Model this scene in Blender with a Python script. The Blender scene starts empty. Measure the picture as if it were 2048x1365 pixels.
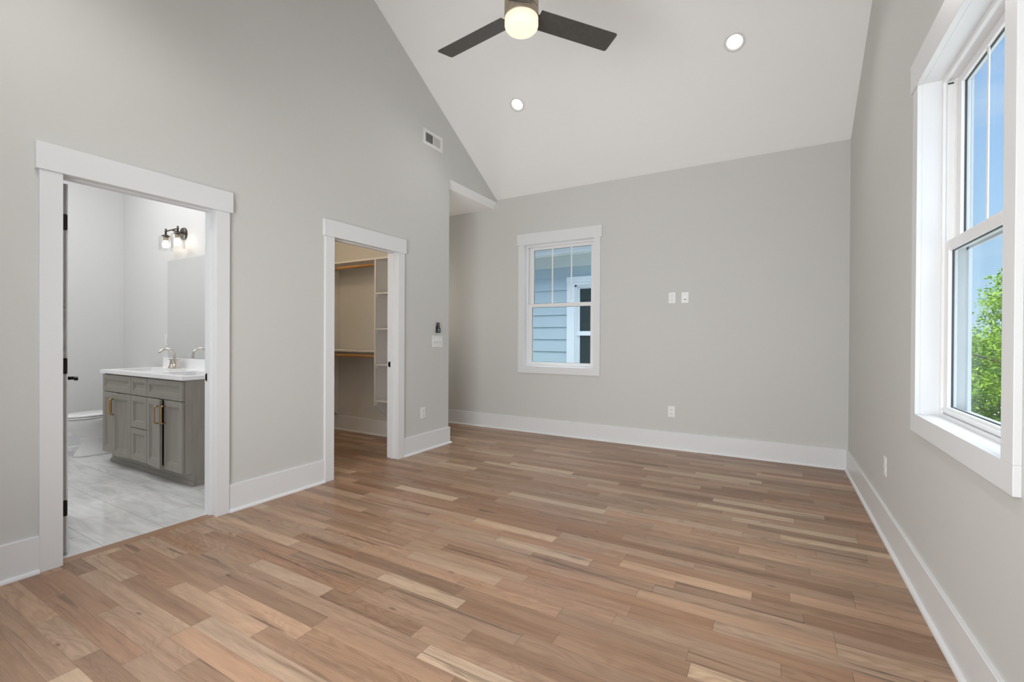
import bpy, bmesh, math, random
from mathutils import Vector, Matrix
random.seed(7)
R_ = math.radians
scene = bpy.context.scene
COL = scene.collection

# ------------------------------------------------------------------ camera
cam_d = bpy.data.cameras.new('camera')
cam = bpy.data.objects.new('camera', cam_d); COL.objects.link(cam)
FPX, YAW, PIT, ROL, CZ = 913.1885, -0.5213, -0.0048, 0.0051, 1.21
c, s = math.cos(YAW), math.sin(YAW); cp, sp = math.cos(PIT), math.sin(PIT)
Fv = Vector((s*cp, c*cp, sp)); Rv = Vector((c, -s, 0)); Uv = Rv.cross(Fv)
Rr = Rv*math.cos(ROL) + Uv*math.sin(ROL); Ur = Uv*math.cos(ROL) - Rv*math.sin(ROL)
M = Matrix((Rr, Ur, -Fv)).transposed().to_4x4(); M.translation = (0, 0, CZ)
cam.matrix_world = M
cam_d.sensor_fit = 'HORIZONTAL'; cam_d.sensor_width = 36.0; cam_d.lens = FPX/2048*36.0
cam_d.clip_start = 0.02; cam_d.clip_end = 200
scene.camera = cam

# ------------------------------------------------------------------ view
scene.view_settings.view_transform = 'Standard'
scene.view_settings.look = 'None'
scene.view_settings.exposure = 0.55
scene.view_settings.gamma = 1.0
scene.view_settings.use_curve_mapping = False
try:
    scene.cycles.use_denoising = True
    scene.cycles.max_bounces = 10
    scene.cycles.diffuse_bounces = 8
    scene.cycles.glossy_bounces = 5
    scene.cycles.transparent_max_bounces = 12
    scene.cycles.caustics_reflective = False
    scene.cycles.caustics_refractive = False
    scene.cycles.sample_clamp_indirect = 6.0
except Exception:
    pass

# ------------------------------------------------------------------ sky
world = bpy.data.worlds.new('daylight_sky'); scene.world = world
world.use_nodes = True
wn, wl = world.node_tree.nodes, world.node_tree.links
wn.clear()
wo = wn.new('ShaderNodeOutputWorld'); wb = wn.new('ShaderNodeBackground')
tc = wn.new('ShaderNodeTexCoord'); sx = wn.new('ShaderNodeSeparateXYZ')
wl.new(tc.outputs['Generated'], sx.inputs[0])
rampw = wn.new('ShaderNodeValToRGB')
els = rampw.color_ramp.elements
els[0].position = 0.0; els[0].color = (0.62, 0.82, 0.99, 1)
els[1].position = 0.60; els[1].color = (0.24, 0.45, 0.90, 1)
e = els.new(0.22); e.color = (0.43, 0.67, 0.97, 1)
e = els.new(0.82); e.color = (7.5, 7.6, 7.8, 1)      # overhead sky raised far above the rest as added fill
wl.new(sx.outputs['Z'], rampw.inputs[0])
mpw = wn.new('ShaderNodeMapping'); mpw.inputs['Scale'].default_value = (1.6, 1.6, 6.0)
wl.new(tc.outputs['Generated'], mpw.inputs[0])
nzw = wn.new('ShaderNodeTexNoise'); nzw.inputs['Scale'].default_value = 2.2; nzw.inputs['Detail'].default_value = 6
wl.new(mpw.outputs[0], nzw.inputs['Vector'])
rcw = wn.new('ShaderNodeValToRGB')
rcw.color_ramp.elements[0].position = 0.50; rcw.color_ramp.elements[0].color = (0, 0, 0, 1)
rcw.color_ramp.elements[1].position = 0.80; rcw.color_ramp.elements[1].color = (0.75, 0.75, 0.75, 1)
wl.new(nzw.outputs['Fac'], rcw.inputs[0])
mxw = wn.new('ShaderNodeMixRGB'); mxw.inputs[2].default_value = (0.90, 0.94, 1.0, 1)
wl.new(rcw.outputs[0], mxw.inputs[0]); wl.new(rampw.outputs[0], mxw.inputs[1])
wl.new(mxw.outputs[0], wb.inputs['Color']); wb.inputs['Strength'].default_value = 0.84
wl.new(wb.outputs[0], wo.inputs[0])

# ------------------------------------------------------------------ lights
def lamp(name, kind, loc, energy, color=(1, 1, 1), size=0.1, rot=None, size_y=None, **kw):
    d = bpy.data.lights.new(name, kind); d.energy = energy; d.color = color
    if kind == 'AREA':
        d.size = size
        if size_y: d.shape = 'RECTANGLE'; d.size_y = size_y
    elif kind in ('POINT', 'SPOT'): d.shadow_soft_size = size
    for k, v in kw.items(): setattr(d, k, v)
    o = bpy.data.objects.new(name, d); COL.objects.link(o); o.location = loc
    if rot: o.rotation_euler = rot
    return o
sun = lamp('sun', 'SUN', (0, 0, 20), 4.2, (1.0, 0.95, 0.86), rot=Vector((0.55, 0.20, -0.95)).to_track_quat('-Z', 'Y').to_euler()); sun.data.angle = R_(0.6)
# added fill light, set at the invented opening behind the camera
lamp('rear_fill_light', 'AREA', (-1.12, -0.50, 1.05), 36, (0.98, 0.99, 1.0), 1.9, (R_(88), 0, 0), 1.7, spread=R_(114))

# ------------------------------------------------------------------ materials
def mat(name, color, rough=0.5, metal=0.0, spec=0.5):
    m = bpy.data.materials.new(name); m.use_nodes = True
    b = m.node_tree.nodes['Principled BSDF']
    b.inputs['Base Color'].default_value = (*color, 1); b.inputs['Roughness'].default_value = rough
    b.inputs['Metallic'].default_value = metal; b.inputs['Specular IOR Level'].default_value = spec
    return m
def N(m): return m.node_tree.nodes, m.node_tree.links, m.node_tree.nodes['Principled BSDF']
def paint(name, color, rough, amt=0.015, scale=350, bump=0.02):
    m = mat(name, color, rough, 0, 0.3); n, l, b = N(m)
    g = n.new('ShaderNodeNewGeometry'); t = n.new('ShaderNodeTexNoise'); t.inputs['Scale'].default_value = scale
    t.inputs['Detail'].default_value = 3
    l.new(g.outputs['Position'], t.inputs['Vector'])
    bp = n.new('ShaderNodeBump'); bp.inputs['Strength'].default_value = bump; bp.inputs['Distance'].default_value = 0.001
    l.new(t.outputs['Fac'], bp.inputs['Height']); l.new(bp.outputs[0], b.inputs['Normal'])
    return m
M_WALL = paint('greige_wall_paint', (0.600, 0.602, 0.582), 0.75)
M_CEIL = paint('white_ceiling_paint', (0.89, 0.90, 0.905), 0.85)
M_TRIM = paint('white_trim_paint', (0.735, 0.746, 0.755), 0.32, bump=0.005)
M_BATHWALL = paint('pale_bath_wall_paint', (0.70, 0.70, 0.69), 0.7)
M_VINYL = mat('white_window_vinyl', (0.80, 0.80, 0.80), 0.35)
M_PLATE = mat('white_plastic_plate', (0.78, 0.78, 0.77), 0.3)
M_DARKSLOT = mat('dark_slot', (0.02, 0.02, 0.02), 0.6)
M_BLACK = mat('matte_black_metal', (0.022, 0.021, 0.020), 0.38, 0.7)
M_BRONZE = mat('oil_rubbed_bronze', (0.09, 0.075, 0.065), 0.38, 0.85)
M_FANMETAL = mat('brushed_bronze_fan_metal', (0.42, 0.355, 0.27), 0.42, 0.55)
M_NICKEL = mat('polished_nickel', (0.66, 0.60, 0.53), 0.16, 1.0)
M_GOLD = mat('champagne_gold_pull', (0.56, 0.36, 0.16), 0.27, 1.0)
M_PORC = mat('white_porcelain', (0.80, 0.80, 0.80), 0.10, 0, 0.6)
M_QUARTZ = mat('white_quartz', (0.90, 0.90, 0.90), 0.22, 0, 0.5)
M_MIRROR = mat('mirror_silver', (0.93, 0.94, 0.935), 0.005, 1.0)
M_REMOTE = mat('black_remote_plastic', (0.018, 0.018, 0.02), 0.4)
M_RBUTTON = mat('grey_remote_buttons', (0.28, 0.28, 0.29), 0.5)
M_SHELF = paint('closet_shelf_white', (0.74, 0.725, 0.70), 0.5)
M_CLOSETWALL = M_WALL
M_GROMMET = mat('dark_gasket', (0.02, 0.028, 0.03), 0.5)
M_LOUVER = mat('grey_louver', (0.22, 0.22, 0.205), 0.6)
M_VENTDARK = mat('duct_dark', (0.06, 0.06, 0.055), 0.8)

def wood_simple(name, c1, c2, axis_scale, rough=0.4):
    m = mat(name, c1, rough); n, l, b = N(m)
    g = n.new('ShaderNodeNewGeometry'); mp = n.new('ShaderNodeMapping'); mp.inputs['Scale'].default_value = axis_scale
    l.new(g.outputs['Position'], mp.inputs[0])
    t = n.new('ShaderNodeTexNoise'); t.inputs['Scale'].default_value = 1.0; t.inputs['Detail'].default_value = 8
    l.new(mp.outputs[0], t.inputs['Vector'])
    r = n.new('ShaderNodeValToRGB'); r.color_ramp.elements[0].position = 0.3; r.color_ramp.elements[1].position = 0.7
    r.color_ramp.elements[0].color = (*c1, 1); r.color_ramp.elements[1].color = (*c2, 1)
    l.new(t.outputs['Fac'], r.inputs[0]); l.new(r.outputs[0], b.inputs['Base Color'])
    return m
M_ROD = wood_simple('honey_pine_rod', (0.40, 0.20, 0.055), (0.56, 0.31, 0.10), (3, 90, 90))
M_CAB = wood_simple('stained_grey_cabinet', (0.262, 0.240, 0.207), (0.305, 0.283, 0.248), (40, 40, 4), 0.42)
M_FANWOOD = wood_simple('dark_walnut_fan_blade', (0.060, 0.057, 0.052), (0.080, 0.076, 0.070), (30, 30, 30), 0.33)
M_THRESH = wood_simple('oak_threshold', (0.27, 0.155, 0.09), (0.36, 0.215, 0.13), (90, 4, 30), 0.4)

def emission(name, color, strength):
    m = bpy.data.materials.new(name); m.use_nodes = True; n = m.node_tree.nodes; n.clear()
    o = n.new('ShaderNodeOutputMaterial'); e_ = n.new('ShaderNodeEmission')
    e_.inputs[0].default_value = (*color, 1); e_.inputs[1].default_value = strength
    m.node_tree.links.new(e_.outputs[0], o.inputs[0]); return m
M_BULB = emission('lit_bulb', (1.0, 0.84, 0.68), 8.0)
M_LENS = emission('lit_downlight_lens', (1.0, 0.975, 0.935), 1.7)
def globe_mat():
    m = mat('frosted_lit_glass', (0.05, 0.05, 0.05), 0.5, 0, 0.1); n, l, b = N(m)
    lw = n.new('ShaderNodeLayerWeight'); lw.inputs[0].default_value = 0.45
    r = n.new('ShaderNodeValToRGB')
    r.color_ramp.elements[0].color = (1.0, 0.90, 0.75, 1); r.color_ramp.elements[1].color = (1.0, 0.76, 0.54, 1)
    l.new(lw.outputs['Facing'], r.inputs[0]); l.new(r.outputs[0], b.inputs['Emission Color'])
    b.inputs['Emission Strength'].default_value = 0.80
    return m
M_GLOBE = globe_mat()

def glass(name, tint, refl=1.0):
    m = bpy.data.materials.new(name); m.use_nodes = True; n = m.node_tree.nodes; l = m.node_tree.links; n.clear()
    o = n.new('ShaderNodeOutputMaterial'); mx = n.new('ShaderNodeMixShader')
    t = n.new('ShaderNodeBsdfTransparent'); t.inputs[0].default_value = (*tint, 1)
    gl = n.new('ShaderNodeBsdfGlossy'); gl.inputs['Roughness'].default_value = 0.01
    gl.inputs['Color'].default_value = (0.9*refl, 0.95*refl, 1.0*refl, 1)
    lw = n.new('ShaderNodeLayerWeight'); lw.inputs[0].default_value = 0.5
    pw = n.new('ShaderNodeMath'); pw.operation = 'POWER'; pw.inputs[1].default_value = 4.0; l.new(lw.outputs['Facing'], pw.inputs[0])
    ma = n.new('ShaderNodeMath'); ma.operation = 'MULTIPLY_ADD'; ma.inputs[1].default_value = 0.55; ma.inputs[2].default_value = 0.03; l.new(pw.outputs[0], ma.inputs[0])
    l.new(ma.outputs[0], mx.inputs[0]); l.new(t.outputs[0], mx.inputs[1]); l.new(gl.outputs[0], mx.inputs[2])
    l.new(mx.outputs[0], o.inputs[0]); return m
M_PANE = glass('window_glass', (0.94, 0.985, 0.995), 0.35)
M_SHADEGLASS = glass('clear_lamp_glass', (0.97, 0.97, 0.96), 0.9)
M_DARKPANE = mat('dark_reflective_glass', (0.022, 0.032, 0.034), 0.02, 0, 0.8)

def floor_material():
    m = mat('oak_strip_floor', (0.4, 0.25, 0.16), 0.36, 0, 0.4); n, l, b = N(m)
    def math_(op, a, b_=None, c_=None):
        k = n.new('ShaderNodeMath'); k.operation = op
        for i, v in enumerate((a, b_, c_)):
            if v is None: continue
            if isinstance(v, (int, float)): k.inputs[i].default_value = v
            else: l.new(v, k.inputs[i])
        return k.outputs[0]
    def comb(x, y, z):
        k = n.new('ShaderNodeCombineXYZ')
        for i, v in enumerate((x, y, z)):
            if isinstance(v, (int, float)): k.inputs[i].default_value = v
            else: l.new(v, k.inputs[i])
        return k.outputs[0]
    def noise(vec, sc, det=4, rough=0.55, dist=0):
        k = n.new('ShaderNodeTexNoise'); k.inputs['Scale'].default_value = sc; k.inputs['Detail'].default_value = det
        k.inputs['Roughness'].default_value = rough; k.inputs['Distortion'].default_value = dist
        l.new(vec, k.inputs['Vector']); return k.outputs['Fac']
    def ramp(fac, stops):
        k = n.new('ShaderNodeValToRGB'); e_ = k.color_ramp.elements
        while len(e_) < len(stops): e_.new(0.5)
        for q, (p, col) in zip(e_, stops):
            q.position = p; q.color = (*col, 1) if len(col) == 3 else col
        l.new(fac, k.inputs[0]); return k.outputs[0]
    def mix(fac, a, b_, mode='MIX'):
        k = n.new('ShaderNodeMixRGB'); k.blend_type = mode
        for i, v in enumerate((fac, a, b_)):
            if isinstance(v, (int, float)): k.inputs[i].default_value = v
            elif isinstance(v, tuple): k.inputs[i].default_value = (*v, 1)
            else: l.new(v, k.inputs[i])
        return k.outputs[0]
    def mrange(v, a, b_, c_, d_):
        k = n.new('ShaderNodeMapRange')
        l.new(v, k.inputs[0])
        for i, q in enumerate((a, b_, c_, d_)): k.inputs[i+1].default_value = q
        return k.outputs[0]
    g = n.new('ShaderNodeNewGeometry'); sp_ = n.new('ShaderNodeSeparateXYZ'); l.new(g.outputs['Position'], sp_.inputs[0])
    X, Y = sp_.outputs[0], sp_.outputs[1]
    PW = 0.0826
    yr = math_('DIVIDE', math_('ADD', Y, 10.0 - 0.8205 + PW*200 - 10.0), PW)
    row = math_('FLOOR', yr); fy = math_('FRACT', yr)
    w = math_('ADD', math_('DIVIDE', X, 0.70), math_('MULTIPLY', row, 37.713))
    v1 = n.new('ShaderNodeTexVoronoi'); v1.voronoi_dimensions = '1D'; v1.inputs['Scale'].default_value = 1.0; l.new(w, v1.inputs['W'])
    v2 = n.new('ShaderNodeTexVoronoi'); v2.voronoi_dimensions = '1D'; v2.feature = 'DISTANCE_TO_EDGE'; v2.inputs['Scale'].default_value = 1.0; l.new(w, v2.inputs['W'])
    cc = n.new('ShaderNodeSeparateColor'); l.new(v1.outputs['Color'], cc.inputs[0])
    r1, r2, r3 = cc.outputs[0], cc.outputs[1], cc.outputs[2]
    # base tone of each strip
    base = ramp(r1, [(0.0, (0.245, 0.145, 0.088)), (0.18, (0.298, 0.184, 0.115)), (0.42, (0.335, 0.213, 0.138)),
                     (0.70, (0.368, 0.240, 0.158)), (0.90, (0.420, 0.288, 0.194)), (1.0, (0.530, 0.395, 0.270))])
    tint = ramp(r2, [(0.0, (1.07, 0.96, 0.90)), (0.5, (1.0, 1.0, 1.0)), (1.0, (0.95, 1.0, 1.05))])
    base = mix(0.8, base, tint, 'MULTIPLY')
    off1 = math_('MULTIPLY', r2, 43.0); off2 = math_('MULTIPLY', r3, 91.0)
    # cathedral rings
    vec = comb(math_('ADD', math_('MULTIPLY', X, 1.5), off1), math_('MULTIPLY', Y, 7.5), off2)
    nr = noise(vec, 1.0, 2, 0.45, 0.4)
    ringv = math_('SINE', math_('MULTIPLY', nr, 110.0))
    ring = mrange(ringv, -0.2, 1.0, 0.0, 1.0)
    ringamt = mrange(math_('FRACT', math_('MULTIPLY', r3, 7.31)), 0.25, 1.0, 0.04, 0.42)
    col = mix(math_('MULTIPLY', ring, ringamt), base, mix(1.0, base, (0.62, 0.54, 0.48), 'MULTIPLY'))
    # long soft tone bands
    nb = noise(comb(math_('ADD', math_('MULTIPLY', X, 2.0), off2), math_('MULTIPLY', Y, 30.0), off1), 1.0, 4, 0.6)
    band = ramp(nb, [(0.25, (0.70, 0.66, 0.63)), (0.5, (1.0, 1.0, 1.0)), (0.75, (1.20, 1.18, 1.15))])
    col = mix(0.75, col, band, 'MULTIPLY')
    # fine fibre
    nf = noise(comb(math_('MULTIPLY', X, 9.0), math_('MULTIPLY', Y, 330.0), off1), 1.0, 3, 0.6)
    col = mix(0.6, col, ramp(nf, [(0.3, (0.80, 0.78, 0.76)), (0.65, (1.07, 1.07, 1.07))]), 'MULTIPLY')
    # dark mineral streaks in some strips
    ns = noise(comb(math_('ADD', math_('MULTIPLY', X, 1.7), off2), math_('MULTIPLY', Y, 36.0), off2), 1.0, 5, 0.62, 0.5)
    sel = mrange(math_('FRACT', math_('MULTIPLY', r2, 5.77)), 0.30, 0.7, 0.0, 1.0)
    streak = math_('MULTIPLY', mrange(ns, 0.545, 0.66, 0.0, 1.0), sel)
    col = mix(math_('MULTIPLY', streak, 0.72), col, (0.085, 0.055, 0.040))
    # small knots
    vk = n.new('ShaderNodeTexVoronoi'); vk.voronoi_dimensions = '2D'; vk.inputs['Scale'].default_value = 1.0
    l.new(comb(math_('MULTIPLY', X, 2.1), math_('MULTIPLY', Y, 6.3), 0.0), vk.inputs['Vector'])
    kn = mrange(vk.outputs['Distance'], 0.012, 0.060, 1.0, 0.0)
    ck = n.new('ShaderNodeSeparateColor'); l.new(vk.outputs['Color'], ck.inputs[0])
    kn = math_('MULTIPLY', kn, mrange(ck.outputs[0], 0.86, 0.88, 0.0, 0.7))
    col = mix(kn, col, (0.07, 0.045, 0.03))
    # seams
    ex = math_('LESS_THAN', v2.outputs['Distance'], 0.0022)
    ey = math_('LESS_THAN', math_('MINIMUM', fy, math_('SUBTRACT', 1.0, fy)), 0.010)
    seam = math_('MAXIMUM', ex, ey)
    col = mix(math_('MULTIPLY', seam, 0.45), col, (0.08, 0.05, 0.033))
    l.new(col, b.inputs['Base Color'])
    l.new(mrange(nb, 0.2, 0.8, 0.42, 0.34), b.inputs['Roughness'])
    bp = n.new('ShaderNodeBump'); bp.inputs['Strength'].default_value = 0.06; bp.inputs['Distance'].default_value = 0.001
    l.new(math_('SUBTRACT', nf, math_('MULTIPLY', seam, 2.0)), bp.inputs['Height']); l.new(bp.outputs[0], b.inputs['Normal'])
    return m
M_FLOOR = floor_material()

def tile_material():
    m = mat('polished_marble_tile', (0.78, 0.78, 0.77), 0.045, 0, 0.5); n, l, b = N(m)
    g = n.new('ShaderNodeNewGeometry')
    mp = n.new('ShaderNodeMapping'); mp.inputs['Location'].default_value = (3.647+6.1, -1.11+3.05, 0)
    l.new(g.outputs['Position'], mp.inputs[0])
    br = n.new('ShaderNodeTexBrick'); br.offset = 0.5; br.inputs['Scale'].default_value = 1.0
    br.inputs['Brick Width'].default_value = 0.61; br.inputs['Row Height'].default_value = 0.305
    br.inputs['Mortar Size'].default_value = 0.0022; br.inputs['Mortar Smooth'].default_value = 0.3
    br.inputs['Color1'].default_value = (0.74, 0.74, 0.73, 1); br.inputs['Color2'].default_value = (0.68, 0.685, 0.68, 1)
    br.inputs['Mortar'].default_value = (0.42, 0.41, 0.38, 1)
    l.new(mp.outputs[0], br.inputs['Vector'])
    m2 = n.new('ShaderNodeMapping'); m2.inputs['Scale'].default_value = (1.2, 7.0, 1); l.new(g.outputs['Position'], m2.inputs[0])
    t = n.new('ShaderNodeTexNoise'); t.inputs['Scale'].default_value = 2.0; t.inputs['Detail'].default_value = 8; t.inputs['Distortion'].default_value = 1.2
    l.new(m2.outputs[0], t.inputs['Vector'])
    r = n.new('ShaderNodeValToRGB'); r.color_ramp.elements[0].position = 0.32; r.color_ramp.elements[0].color = (0.80, 0.80, 0.795, 1)
    r.color_ramp.elements[1].position = 0.62; r.color_ramp.elements[1].color = (1, 1, 1, 1); l.new(t.outputs['Fac'], r.inputs[0])
    mx = n.new('ShaderNodeMixRGB'); mx.blend_type = 'MULTIPLY'; mx.inputs[0].default_value = 1.0
    l.new(br.outputs['Color'], mx.inputs[1]); l.new(r.outputs[0], mx.inputs[2]); l.new(mx.outputs[0], b.inputs['Base Color'])
    return m
M_TILE = tile_material()
M_SIDING = paint('blue_grey_siding_paint', (0.375, 0.455, 0.50), 0.6)
M_SIDING_OWN = paint('charcoal_siding_paint', (0.22, 0.27, 0.28), 0.6)
M_EXTTRIM = paint('white_exterior_trim', (0.64, 0.67, 0.70), 0.5)
M_FRIEZE = paint('pale_frieze_board', (0.50, 0.55, 0.55), 0.6)
M_SHINGLE = paint('grey_roof_shingle', (0.12, 0.12, 0.125), 0.9)
M_BARK = paint('brown_bark', (0.12, 0.085, 0.06), 0.9)
M_BOUNCEGROUND = paint('pale_bounce_ground', (0.50, 0.49, 0.48), 0.95)  # ground toned pale so it bounces neutral light up into the room
def leaf_mat(name, c1, c2):
    m = mat(name, c1, 0.5, 0, 0.3); n, l, b = N(m)
    g = n.new('ShaderNodeNewGeometry'); t = n.new('ShaderNodeTexNoise'); t.inputs['Scale'].default_value = 3.0; t.inputs['Detail'].default_value = 3
    l.new(g.outputs['Position'], t.inputs['Vector'])
    r = n.new('ShaderNodeValToRGB'); r.color_ramp.elements[0].position = 0.35; r.color_ramp.elements[1].position = 0.65
    r.color_ramp.elements[0].color = (*c1, 1); r.color_ramp.elements[1].color = (*c2, 1)
    l.new(t.outputs['Fac'], r.inputs[0]); l.new(r.outputs[0], b.inputs['Base Color'])
    tr = n.new('ShaderNodeBsdfTranslucent'); l.new(r.outputs[0], tr.inputs[0])
    mx = n.new('ShaderNodeMixShader'); mx.inputs[0].default_value = 0.22
    out = n['Material Output']; l.new(b.outputs[0], mx.inputs[1]); l.new(tr.outputs[0], mx.inputs[2]); l.new(mx.outputs[0], out.inputs[0])
    return m
M_LEAF = leaf_mat('bright_green_leaves', (0.085, 0.20, 0.014), (0.28, 0.42, 0.032))
M_LEAF2 = leaf_mat('deep_green_leaves', (0.035, 0.09, 0.015), (0.08, 0.16, 0.025))

# ------------------------------------------------------------------ mesh helpers
ORIG = {}
class MB:
    def __init__(s_): s_.v = []; s_.f = []; s_.sm = []
    def face(s_, pts, smooth=False):
        b0 = len(s_.v); s_.v += [Vector(p) for p in pts]; s_.f.append(list(range(b0, b0+len(pts)))); s_.sm.append(smooth)
    def box(s_, x0, x1, y0, y1, z0, z1):
        if x0 > x1: x0, x1 = x1, x0
        if y0 > y1: y0, y1 = y1, y0
        if z0 > z1: z0, z1 = z1, z0
        b0 = len(s_.v)
        s_.v += [Vector(p) for p in ((x0,y0,z0),(x1,y0,z0),(x1,y1,z0),(x0,y1,z0),(x0,y0,z1),(x1,y0,z1),(x1,y1,z1),(x0,y1,z1))]
        for q in ((0,3,2,1),(4,5,6,7),(0,1,5,4),(1,2,6,5),(2,3,7,6),(3,0,4,7)):
            s_.f.append([b0+i for i in q]); s_.sm.append(False)
        return s_
    def prism(s_, pts, ext):
        e_ = Vector(ext); n = len(pts); b0 = len(s_.v)
        P0 = [Vector(p) for p in pts]; nrm = Vector((0, 0, 0))
        for i in range(n): nrm += P0[i].cross(P0[(i+1) % n])
        if nrm.dot(e_) > 0: P0.reverse()
        s_.v += P0 + [p + e_ for p in P0]
        s_.f.append(list(range(b0, b0+n))); s_.sm.append(False)
        s_.f.append([b0+n+i for i in reversed(range(n))]); s_.sm.append(False)
        for i in range(n):
            j = (i+1) % n; s_.f.append([b0+j, b0+i, b0+n+i, b0+n+j]); s_.sm.append(False)
        return s_
    def rings(s_, rings, cap0=True, cap1=True, smooth=True, closed=True):
        b0 = len(s_.v); n = len(rings[0])
        for r in rings: s_.v += [Vector(p) for p in r]
        for k in range(len(rings)-1):
            for i in range(n if closed else n-1):
                j = (i+1) % n
                s_.f.append([b0+k*n+i, b0+k*n+j, b0+(k+1)*n+j, b0+(k+1)*n+i]); s_.sm.append(smooth)
        if cap0: s_.f.append([b0+i for i in reversed(range(n))]); s_.sm.append(False)
        if cap1: s_.f.append([b0+(len(rings)-1)*n+i for i in range(n)]); s_.sm.append(False)
        return s_
    def lathe(s_, prof, cen, axis=(0, 0, 1), n=32, cap0=True, cap1=True):
        a = Vector(axis).normalized(); u = a.orthogonal().normalized(); w = a.cross(u); cen = Vector(cen)
        s_.rings([[cen + a*h + (u*math.cos(2*math.pi*i/n) + w*math.sin(2*math.pi*i/n))*max(r, 1e-4) for i in range(n)] for r, h in prof], cap0, cap1)
        return s_
    def cyl(s_, p0, p1, r, n=20, r2=None):
        p0, p1 = Vector(p0), Vector(p1); L = (p1-p0).length
        return s_.lathe([(r, 0), (r2 if r2 is not None else r, L)], p0, p1-p0, n)
    def tube(s_, path, r, n=12, radii=None, flat=1.0):
        path = [Vector(p) for p in path]; rs = []
        up = None
        for i, p in enumerate(path):
            t = (path[min(i+1, len(path)-1)] - path[max(i-1, 0)]).normalized()
            if up is None: up = t.orthogonal().normalized()
            up = (up - t*up.dot(t)).normalized(); w = t.cross(up)
            rr = radii[i] if radii else r
            rs.append([p + (up*math.cos(2*math.pi*k/n)*flat + w*math.sin(2*math.pi*k/n))*rr for k in range(n)])
        return s_.rings(rs)
    def xf(s_, mtx):
        s_.v = [mtx @ v for v in s_.v]; return s_
    def build(s_, name, material, parent=None, bevel=0.0, seg=2):
        org = ORIG.get(parent.name, Vector((0, 0, 0))) if parent else None
        if parent is None:
            lo = Vector([min(v[i] for v in s_.v) for i in range(3)]); hi = Vector([max(v[i] for v in s_.v) for i in range(3)])
            base = Vector(((lo.x+hi.x)/2, (lo.y+hi.y)/2, lo.z))
        else: base = org
        me = bpy.data.meshes.new(name); me.from_pydata([tuple(v-base) for v in s_.v], [], s_.f)
        for p, sm in zip(me.polygons, s_.sm): p.use_smooth = sm
        me.materials.append(material); me.validate(); me.update()
        o = bpy.data.objects.new(name, me); COL.objects.link(o)
        if parent: o.parent = parent; ORIG[o.name] = org
        else: o.location = base; ORIG[o.name] = base
        if bevel > 0:
            mo = o.modifiers.new('bevel', 'BEVEL'); mo.width = bevel; mo.segments = seg; mo.limit_method = 'ANGLE'; mo.angle_limit = R_(40)
            mo.harden_normals = False
        return o
def tag(o, label=None, cat=None, group=None, kind=None):
    for k, v in (('label', label), ('category', cat), ('group', group), ('kind', kind)):
        if v: o[k] = v
    return o
def root(name, loc, label, cat, group=None, kind=None):
    o = bpy.data.objects.new(name, None); COL.objects.link(o); o.location = loc; o.empty_display_size = 0.05
    ORIG[o.name] = Vector(loc); return tag(o, label, cat, group, kind)
def struct(o, label=None, cat=None): return tag(o, label, cat, None, 'structure')

# ------------------------------------------------------------------ room numbers
XL, W, D, RY = -3.268, 0.606, 5.260, -0.46
ZC, SL, RIDGE = 3.087, 0.588, 2.40
def zceil(y): return ZC + SL*(D-y) if y > RIDGE else ZC + SL*(y-RY)
WT = 0.115
YE = 4.218
B0, B1 = 0.908, 1.669      # bath doorway
C0, C1 = 2.618, 3.382      # closet doorway
DH = 2.066
CZB, CZT = 0.859, 2.433    # window opening heights
WB0, WB1 = -2.838, -1.886  # back window
WR0, WR1 = 1.906, 2.864    # right window

# ---- walls
m = MB(); x0, x1 = XL-WT, XL
for (a, b_) in ((RY-0.15, B0-0.02), (B1+0.02, C0-0.02), (C1+0.02, YE)): m.box(x0, x1, a, b_, 0, DH+0.02)
m.box(x0, x1, RY-0.15, YE, DH+0.02, 2.972)
m.prism([(x1, RY-0.15, 2.972), (x1, YE, 2.972), (x1, YE, 3.055), (x1, D+0.1, 3.055), (x1, D+0.1, 3.2), (x1, RIDGE, zceil(RIDGE)+0.1), (x1, RY-0.15, 3.1)], (x0-x1, 0, 0))
struct(m.build('wall_left', M_WALL), 'greige wall with the bathroom and closet doorways', 'wall')
m = MB(); y0, y1 = D, D+0.17
m.box(-4.75, WB0-0.012, y0, y1, -0.3, 3.2); m.box(WB1+0.012, W+0.17, y0, y1, -0.3, 3.2)
m.box(WB0-0.012, WB1+0.012, y0, y1, -0.3, CZB-0.012); m.box(WB0-0.012, WB1+0.012, y0, y1, CZT+0.012, 3.2)
struct(m.build('wall_back', M_WALL), 'greige back wall with a small double-hung window', 'wall')
m = MB(); x0, x1 = W, W+0.17
m.box(x0, x1, RY-0.15, WR0-0.012, -0.3, 3.1); m.box(x0, x1, WR1+0.012, D, -0.3, 3.1)
m.box(x0, x1, WR0-0.012, WR1+0.012, -0.3, CZB-0.012); m.box(x0, x1, WR0-0.012, WR1+0.012, CZT+0.012, 3.1)
m.prism([(x0, RY-0.15, 3.1), (x0, D, 3.1), (x0, RIDGE, zceil(RIDGE)+0.1)], (x1-x0, 0, 0))
struct(m.build('wall_right', M_WALL), 'greige wall at the right with the tall window', 'wall')
m = MB(); y0, y1 = RY-0.15, RY   # wall behind the camera; its wide opening is added to let light in
m.box(XL, -2.25, y0, y1, 0, 3.2); m.box(-0.25, W, y0, y1, 0, 3.2); m.box(-2.25, -0.25, y0, y1, 0, 0.18); m.box(-2.25, -0.25, y0, y1, 2.52, 3.2)
struct(m.build('wall_rear', M_WALL), 'greige wall behind the viewpoint', 'wall')
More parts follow.
